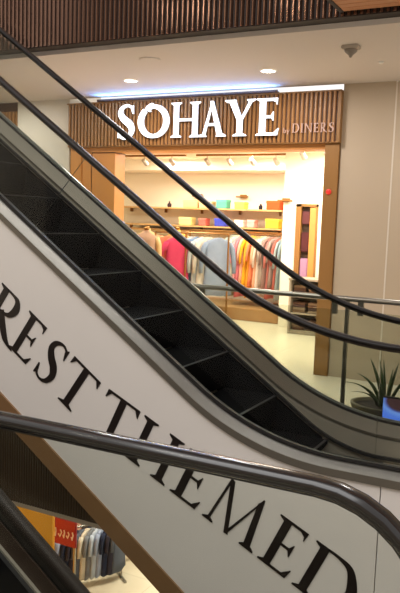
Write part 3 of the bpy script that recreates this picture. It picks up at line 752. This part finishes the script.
def track(label, x0, x1, y, z, n, inv):
    t = thing('track_light', label, 'track light', ((x0+x1)/2, y, z)); L = (x1-x0)/2
    bm = bbox_mesh(-L, L, -.02, .02, -.03, 0); link('track', bm, M['brass'], t)
    for k in range(n):
        xx = -L+(k+.5)*2*L/n
        bm = bmesh.new(); tube(bm, [(xx, 0, -.03), (xx, 0, -.09)], .008, 6); tube(bm, [(xx, -.05, -.09), (xx, .07, -.15)], [.032, .042], 12)
        s = link('spotlight', bm, M['greyp'], t, False)
        bm = bmesh.new(); tube(bm, [(xx, .068, -.149), (xx, .075, -.1525)], [.036, .036], 12); link('lens', bm, M['litshop'], s)
    return t
track('long ceiling track of spotlights at the right of the shop', -5.6, -4.0, 10.55, 2.70, 4, 0)
track('long ceiling track of spotlights at the left of the shop', -7.4, -5.8, 10.55, 2.70, 3, 0)
track('short ceiling track with a spotlight by the partition', -3.6, -2.9, 9.6, 2.70, 2, 0)

# ------------------------------------------------------------------ gallery ceiling objects
G = 'round recessed lights in the gallery ceiling'
downlight('left bright round ceiling light above the sign', -4.33, 6.6, 3.095, .085, M['lit'], G)
downlight('right bright round ceiling light above the sign', -2.74, 6.58, 3.095, .085, M['lit'], G)
t = thing('ceiling_speaker', 'dim round white ceiling speaker left of centre', 'speaker', (-3.59, 5.78, 3.095))
bm = bmesh.new(); lathe(bm, [(.10, -.001), (.10, -.006), (.085, -.010)], 0, 0, 28); link('grille', bm, M['ceil'], t)
t = thing('smoke_detector', 'small grey wedge shaped detector on the gallery ceiling', 'detector', (-1.73, 5.88, 3.095))
bm = bbox_mesh(-.07, .07, -.05, .05, -.03, 0, .006); link('base', bm, M['greyp'], t)
bm = bmesh.new(); lathe(bm, [(.055, -.03), (.05, -.05), (.02, -.075), (.008, -.095)], 0, 0, 16); link('sensor', bm, mat('dark_grey', srgb(130, 120, 108), .5), t, True)
bm = bmesh.new(); lathe(bm, [(.022, -.001), (.022, -.012), (.01, -.02)], -1.64, 6.53, 14)
o = link('sprinkler', bm, M['white']); o.location.z = 3.095; tag(o, 'tiny white ceiling sprinkler near the top right', 'sprinkler')

# ------------------------------------------------------------------ glass railing along the gallery edge
rl = thing('glass_railing', 'glass railing with a steel top rail in front of the shop', 'railing', (0, 5.27, 0))
bm = bmesh.new(); tube(bm, [(-9, 0, 1.09), (3, 0, 1.09)], .021, 10); link('top_rail', bm, M['rail'], rl, True)
posts = [-8.4, -7.0, -5.6, -4.2, -2.8, -1.465, -.1, 1.3, 2.7]
for x in posts:
    bm = bbox_mesh(x-.012, x+.012, -.02, .02, 0, 1.07); p = link('post', bm, M['post'], rl)
    bm = bbox_mesh(x-.02, x+.02, -.022, .022, 0, .10); link('post_shoe', bm, M['rail'], p)
for a, b in zip(posts, posts[1:]):
    bm = bbox_mesh(a+.014, b-.014, -.006, .006, .05, 1.0); link('glass_panel', bm, M['glassr'], rl)
    for c in (a+.10, b-.10):
        bm = bbox_mesh(c-.02, c+.02, -.015, .015, .97, 1.075); link('clamp', bm, M['post'], rl)

# ------------------------------------------------------------------ planters
def planter(label, x, y, w, seed, leaves):
    t = thing('potted_plant', label, 'potted plant', (x, y, 0), 'spiky plants behind the glass railing')
    bm = bmesh.new(); lathe(bm, [(.13, .0), (.17, .02), (w, .15), (w+.012, .185), (w+.012, .20), (w-.02, .20), (w-.02, .17)], 0, 0, 28, 1.0, .8); link('pot', bm, M['pot'], t, True)
    bm = bmesh.new(); lathe(bm, [(w-.022, .165), (w-.022, .178)], 0, 0, 20, 1, .8); link('soil', bm, M['soil'], t)
    for (dx, dy, hgt, curl, wd) in leaves:
        bm = bmesh.new(); n = 9; F = []
        d = Vector((dx, dy, 0)); side = Vector((-dy, dx, 0)); side = side.normalized() if side.length > .01 else Vector((1, 0, 0))
        if abs(side.y) > abs(side.x): side = Vector((.75, .3, 0)).normalized()
        for k in range(n+1):
            s = k/n; p = Vector((dx*.18, dy*.18, .17))+d*(s**1.4)+Vector((0, 0, hgt*(s-curl*s*s)))
            ww = wd*(.55+.9*s-1.43*s*s)+.002
            if k == n: ww = .001
            F.append([bm.verts.new(p-side*ww), bm.verts.new(p+Vector((0, 0, -.012*(1-s)))), bm.verts.new(p+side*ww), bm.verts.new(p+Vector((0, 0, .006*(1-s)+.002)))])
        for A, B in zip(F, F[1:]):
            for k in range(4): bm.faces.new((A[k], A[(k+1) % 4], B[(k+1) % 4], B[k]))
        bm.faces.new(F[0][::-1]); bm.faces.new(F[-1])
        link('leaf', bm, M['leaf'], t, True)
planter('dark bowl with long arching spiky leaves, left of the blue screen', -1.25, 5.78, .27, 1,
        [(-.30, -.05, .42, .58, .024), (-.22, .05, .44, .45, .022), (-.12, .0, .46, .15, .020), (-.07, .06, .42, .10, .018), (-.02, -.04, .44, .08, .018), (.03, .05, .36, .1, .018), (.08, -.03, .42, .08, .018), (.16, .04, .38, .2, .02), (-.20, -.15, .30, .55, .022), (.24, -.08, .30, .5, .02)])
planter('dark bowl of spiky leaves at the right edge beside the blue screen', -.66, 5.82, .27, 2,
        [(-.34, -.03, .40, .42, .024), (-.24, .05, .46, .2, .022), (-.12, .0, .48, .15, .024), (-.04, .06, .42, .10, .024), (.05, -.04, .44, .1, .02), (.15, .05, .36, .3, .02), (.28, -.03, .32, .5, .018), (-.2, -.16, .28, .4, .022)])
# blue screen
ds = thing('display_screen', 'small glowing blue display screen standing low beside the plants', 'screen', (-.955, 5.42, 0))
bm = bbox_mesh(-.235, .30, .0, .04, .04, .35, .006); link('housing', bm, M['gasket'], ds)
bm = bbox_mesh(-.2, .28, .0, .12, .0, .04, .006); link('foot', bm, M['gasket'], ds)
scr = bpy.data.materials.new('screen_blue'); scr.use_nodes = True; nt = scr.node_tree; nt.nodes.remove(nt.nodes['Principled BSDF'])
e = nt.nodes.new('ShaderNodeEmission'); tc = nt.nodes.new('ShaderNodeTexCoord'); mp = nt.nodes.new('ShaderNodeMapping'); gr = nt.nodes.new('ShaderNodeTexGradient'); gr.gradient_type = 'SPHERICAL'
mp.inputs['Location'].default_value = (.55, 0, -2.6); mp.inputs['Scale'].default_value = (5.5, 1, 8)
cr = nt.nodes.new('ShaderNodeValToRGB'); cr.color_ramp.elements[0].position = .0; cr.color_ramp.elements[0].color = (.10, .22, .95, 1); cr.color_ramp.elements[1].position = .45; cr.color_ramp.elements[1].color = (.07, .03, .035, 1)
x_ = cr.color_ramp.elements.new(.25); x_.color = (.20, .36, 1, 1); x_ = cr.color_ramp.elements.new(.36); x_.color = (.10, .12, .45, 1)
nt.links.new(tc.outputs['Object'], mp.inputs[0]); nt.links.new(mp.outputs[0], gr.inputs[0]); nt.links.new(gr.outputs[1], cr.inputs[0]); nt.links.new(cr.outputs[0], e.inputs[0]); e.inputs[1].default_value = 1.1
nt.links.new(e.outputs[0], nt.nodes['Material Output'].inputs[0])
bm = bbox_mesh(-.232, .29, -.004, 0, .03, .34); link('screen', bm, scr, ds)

# ------------------------------------------------------------------ lower floor merchandise
ZLo = -4.27
def low_rack(label, x, y, L, z, rz):
    r = thing('clothes_rack', label, 'clothes rack', (x, y, ZLo), None, rz)
    bm = bmesh.new(); tube(bm, [(-L, 0, z), (L, 0, z)], .014, 8); link('rail', bm, M['rail'], r)
    for s in (-1, 1):
        bm = bmesh.new(); tube(bm, [(s*L, 0, 0), (s*L, 0, z)], .014, 8); link('upright', bm, M['rail'], r)
        bm = bbox_mesh(s*L-.02, s*L+.02, -.2, .2, 0, .03); link('foot', bm, M['rail'], r)
rowcols = [
 ('lower floor front rack', (-6.50, 8.95), 1.0, [((120, 122, 126), 'mid grey'), ((86, 92, 104), 'slate grey'), ((38, 44, 66), 'navy'), ((176, 186, 200), 'ice blue'), ((206, 196, 176), 'cream'), ((52, 48, 60), 'charcoal'), ((150, 160, 184), 'periwinkle')], 'lower floor steel rack of grey and navy shirts nearest the yellow wall'),
 ('lower floor middle rack', (-6.85, 9.75), 1.3, [((190, 204, 224), 'pale blue'), ((226, 224, 220), 'white'), ((60, 66, 96), 'dark blue'), ((214, 170, 150), 'blush'), ((110, 130, 170), 'denim blue'), ((222, 220, 206), 'off white'), ((76, 70, 78), 'dark grey')], 'lower floor steel rack of blue and white shirts in the middle'),
 ('lower floor rear rack', (-6.22, 10.2), 1.15, [((222, 214, 190), 'ivory'), ((150, 176, 160), 'sage'), ((228, 226, 222), 'bright white'), ((226, 190, 90), 'yellow'), ((70, 74, 80), 'graphite'), ((200, 206, 214), 'silver grey'), ((190, 150, 130), 'tan')], 'lower floor steel rack of pale shirts at the rear'),
]
proto = None
for ri, (nm, (x, y), zr, cs, lab) in enumerate(rowcols):
    rz = 0.95
    low_rack(lab, x, y, .60, zr, rz)
    m = 13
    for i in range(m):
        u = -.55+i*1.10/(m-1); c, cn = cs[(i*3+ri) % 7]
        px, py = x+u*math.cos(rz), y+u*math.sin(rz)
        prev = cs[((i-1)*3+ri) % 7][1]
        l = '%s shirt, %s, %s' % (cn, nm, 'first from the left' if i == 0 else ('second such, right of the %s one' % prev if i >= 7 else 'right of the %s one' % prev))
        g = thing('hanging_shirt', l, 'shirt', (px, py, ZLo+zr-.062), 'shirts on the lower floor racks', rz+PI/2-.9)
        link('body', garment_mesh(.36, .78, .11, 100+ri*20+i), cloth(*c), g, True)
        for s in (-1, 1): link('sleeve', sleeve_mesh(.36, .78, .11, s, .5), cloth(*c), g, True)
        bm = bmesh.new(); tube(bm, [(0, 0, .0), (0, 0, .03), (.02, 0, .045), (0.0, 0, .062)], .004, 6); link('hanger', bm, M['hanger'], g)
# red display wall units behind
rd = thing('display_board', 'red promotional board with white marks on the lower floor by the yellow wall', 'board', (-6.42, 8.30, ZLo))
bm = bbox_mesh(-.24, .20, -.02, .02, .95, 1.36, .01); link('panel', bm, mat('red_board', srgb(150, 24, 40), .5), rd)
bm = bmesh.new()
for k, (a, w, h) in enumerate(((-.27, .05, .09), (-.19, .025, .12), (-.12, .06, .1), (-.03, .025, .11), (.03, .05, .09), (.12, .035, .11))):
    tube(bm, [(a, -.022, 1.12), (a+w/2, -.026, 1.12-h*.4), (a+w, -.022, 1.12+h*.3), (a+w*.6, -.024, 1.12+h*.7)], .011, 6)
link('white_mark', bm, M['white'], rd)
for s in (-.27, .17):
    bm = bbox_mesh(s-.015, s+.015, -.015, .015, 0, .99); link('leg', bm, M['rail'], rd)
bm = bbox_mesh(-.30, .20, -.1, .1, 0, .02); link('foot', bm, M['rail'], rd)

# ------------------------------------------------------------------ lights
def area(name, loc, size, power, col, rot=(0, 0, 0), sy=None):
    l = bpy.data.lights.new(name, 'AREA'); l.energy = power; l.color = col; l.size = size
    if sy: l.shape = 'RECTANGLE'; l.size_y = sy
    o = bpy.data.objects.new(name, l); COL.objects.link(o); o.location = loc; o.rotation_euler = rot; return o
def point(name, loc, power, col, r=.1):
    l = bpy.data.lights.new(name, 'POINT'); l.energy = power; l.color = col; l.shadow_soft_size = r
    o = bpy.data.objects.new(name, l); COL.objects.link(o); o.location = loc; return o
area('atrium_fill', (-1.5, .5, 7.8), 6, 640, (1, .98, .97), sy=7)  # added soft overhead fill for the atrium, not a known skylight
for x in (-6.5, -4.33, -2.74, -.8): area('gallery_lamp', (x, 6.6, 3.07), .35, 20, (1, .96, .93))
for x, y in ((-6.3, 9.2), (-4.6, 9.0), (-3.2, 8.8), (-6.2, 10.9), (-4.6, 10.7), (-3.1, 9.9)): area('shop_lamp', (x, y, 2.66), .5, 42, (1, .94, .84))
for x, y in ((-7.2, 9.5), (-5.6, 9.3), (-6.2, 11.2), (-4.5, 10.5)): area('lower_shop_lamp', (x, y, -1.35), .6, 50, (1, .93, .82))
area('lower_wall_lamp', (-6.8, 6.6, -1.3), .5, 60, (1, .9, .75))
area('sign_cove_lamp', (-4.12, YS-.10, 3.03), 2.3, 18, (.13, .36, 1), (PI+.9, 0, 0), .03)
for x, y, z in ((-2.5, 1.6, 4.3), (-3.5, 1.3, 4.55), (-4.6, 1.8, 4.4), (-5.4, 1.2, 4.6)): point('atrium_lamp', (x, y, z), 13, (1, .9, .75), .05)
w = bpy.data.worlds.new('world'); SC.world = w; w.use_nodes = True
w.node_tree.nodes['Background'].inputs[0].default_value = (.96, .92, .88, 1); w.node_tree.nodes['Background'].inputs[1].default_value = 1.1

# ------------------------------------------------------------------ camera
cam = bpy.data.cameras.new('camera'); co = bpy.data.objects.new('camera', cam); COL.objects.link(co); SC.camera = co
F = 715; YAW, PIT, ROL = rad(27.3), rad(6.2), rad(2.0)
fwd0 = Vector((-math.sin(YAW), math.cos(YAW), 0)); r0 = Vector((math.cos(YAW), math.sin(YAW), 0)); up0 = Vector((0, 0, 1))
f = math.cos(PIT)*fwd0-math.sin(PIT)*up0; u = math.cos(PIT)*up0+math.sin(PIT)*fwd0
r = math.cos(ROL)*r0+math.sin(ROL)*u; u2 = -math.sin(ROL)*r0+math.cos(ROL)*u
co.matrix_world = Matrix(((r.x, u2.x, -f.x, 0), (r.y, u2.y, -f.y, 0), (r.z, u2.z, -f.z, 1.65), (0, 0, 0, 1)))
cam.sensor_fit = 'VERTICAL'; cam.sensor_height = 24; cam.lens = 24*F/593; cam.clip_start = .05
SC.view_settings.view_transform = 'Standard'; SC.view_settings.look = 'None'; SC.view_settings.gamma = 1; SC.view_settings.exposure = 0.12
try: SC.view_settings.use_curve_mapping = False
except Exception: pass
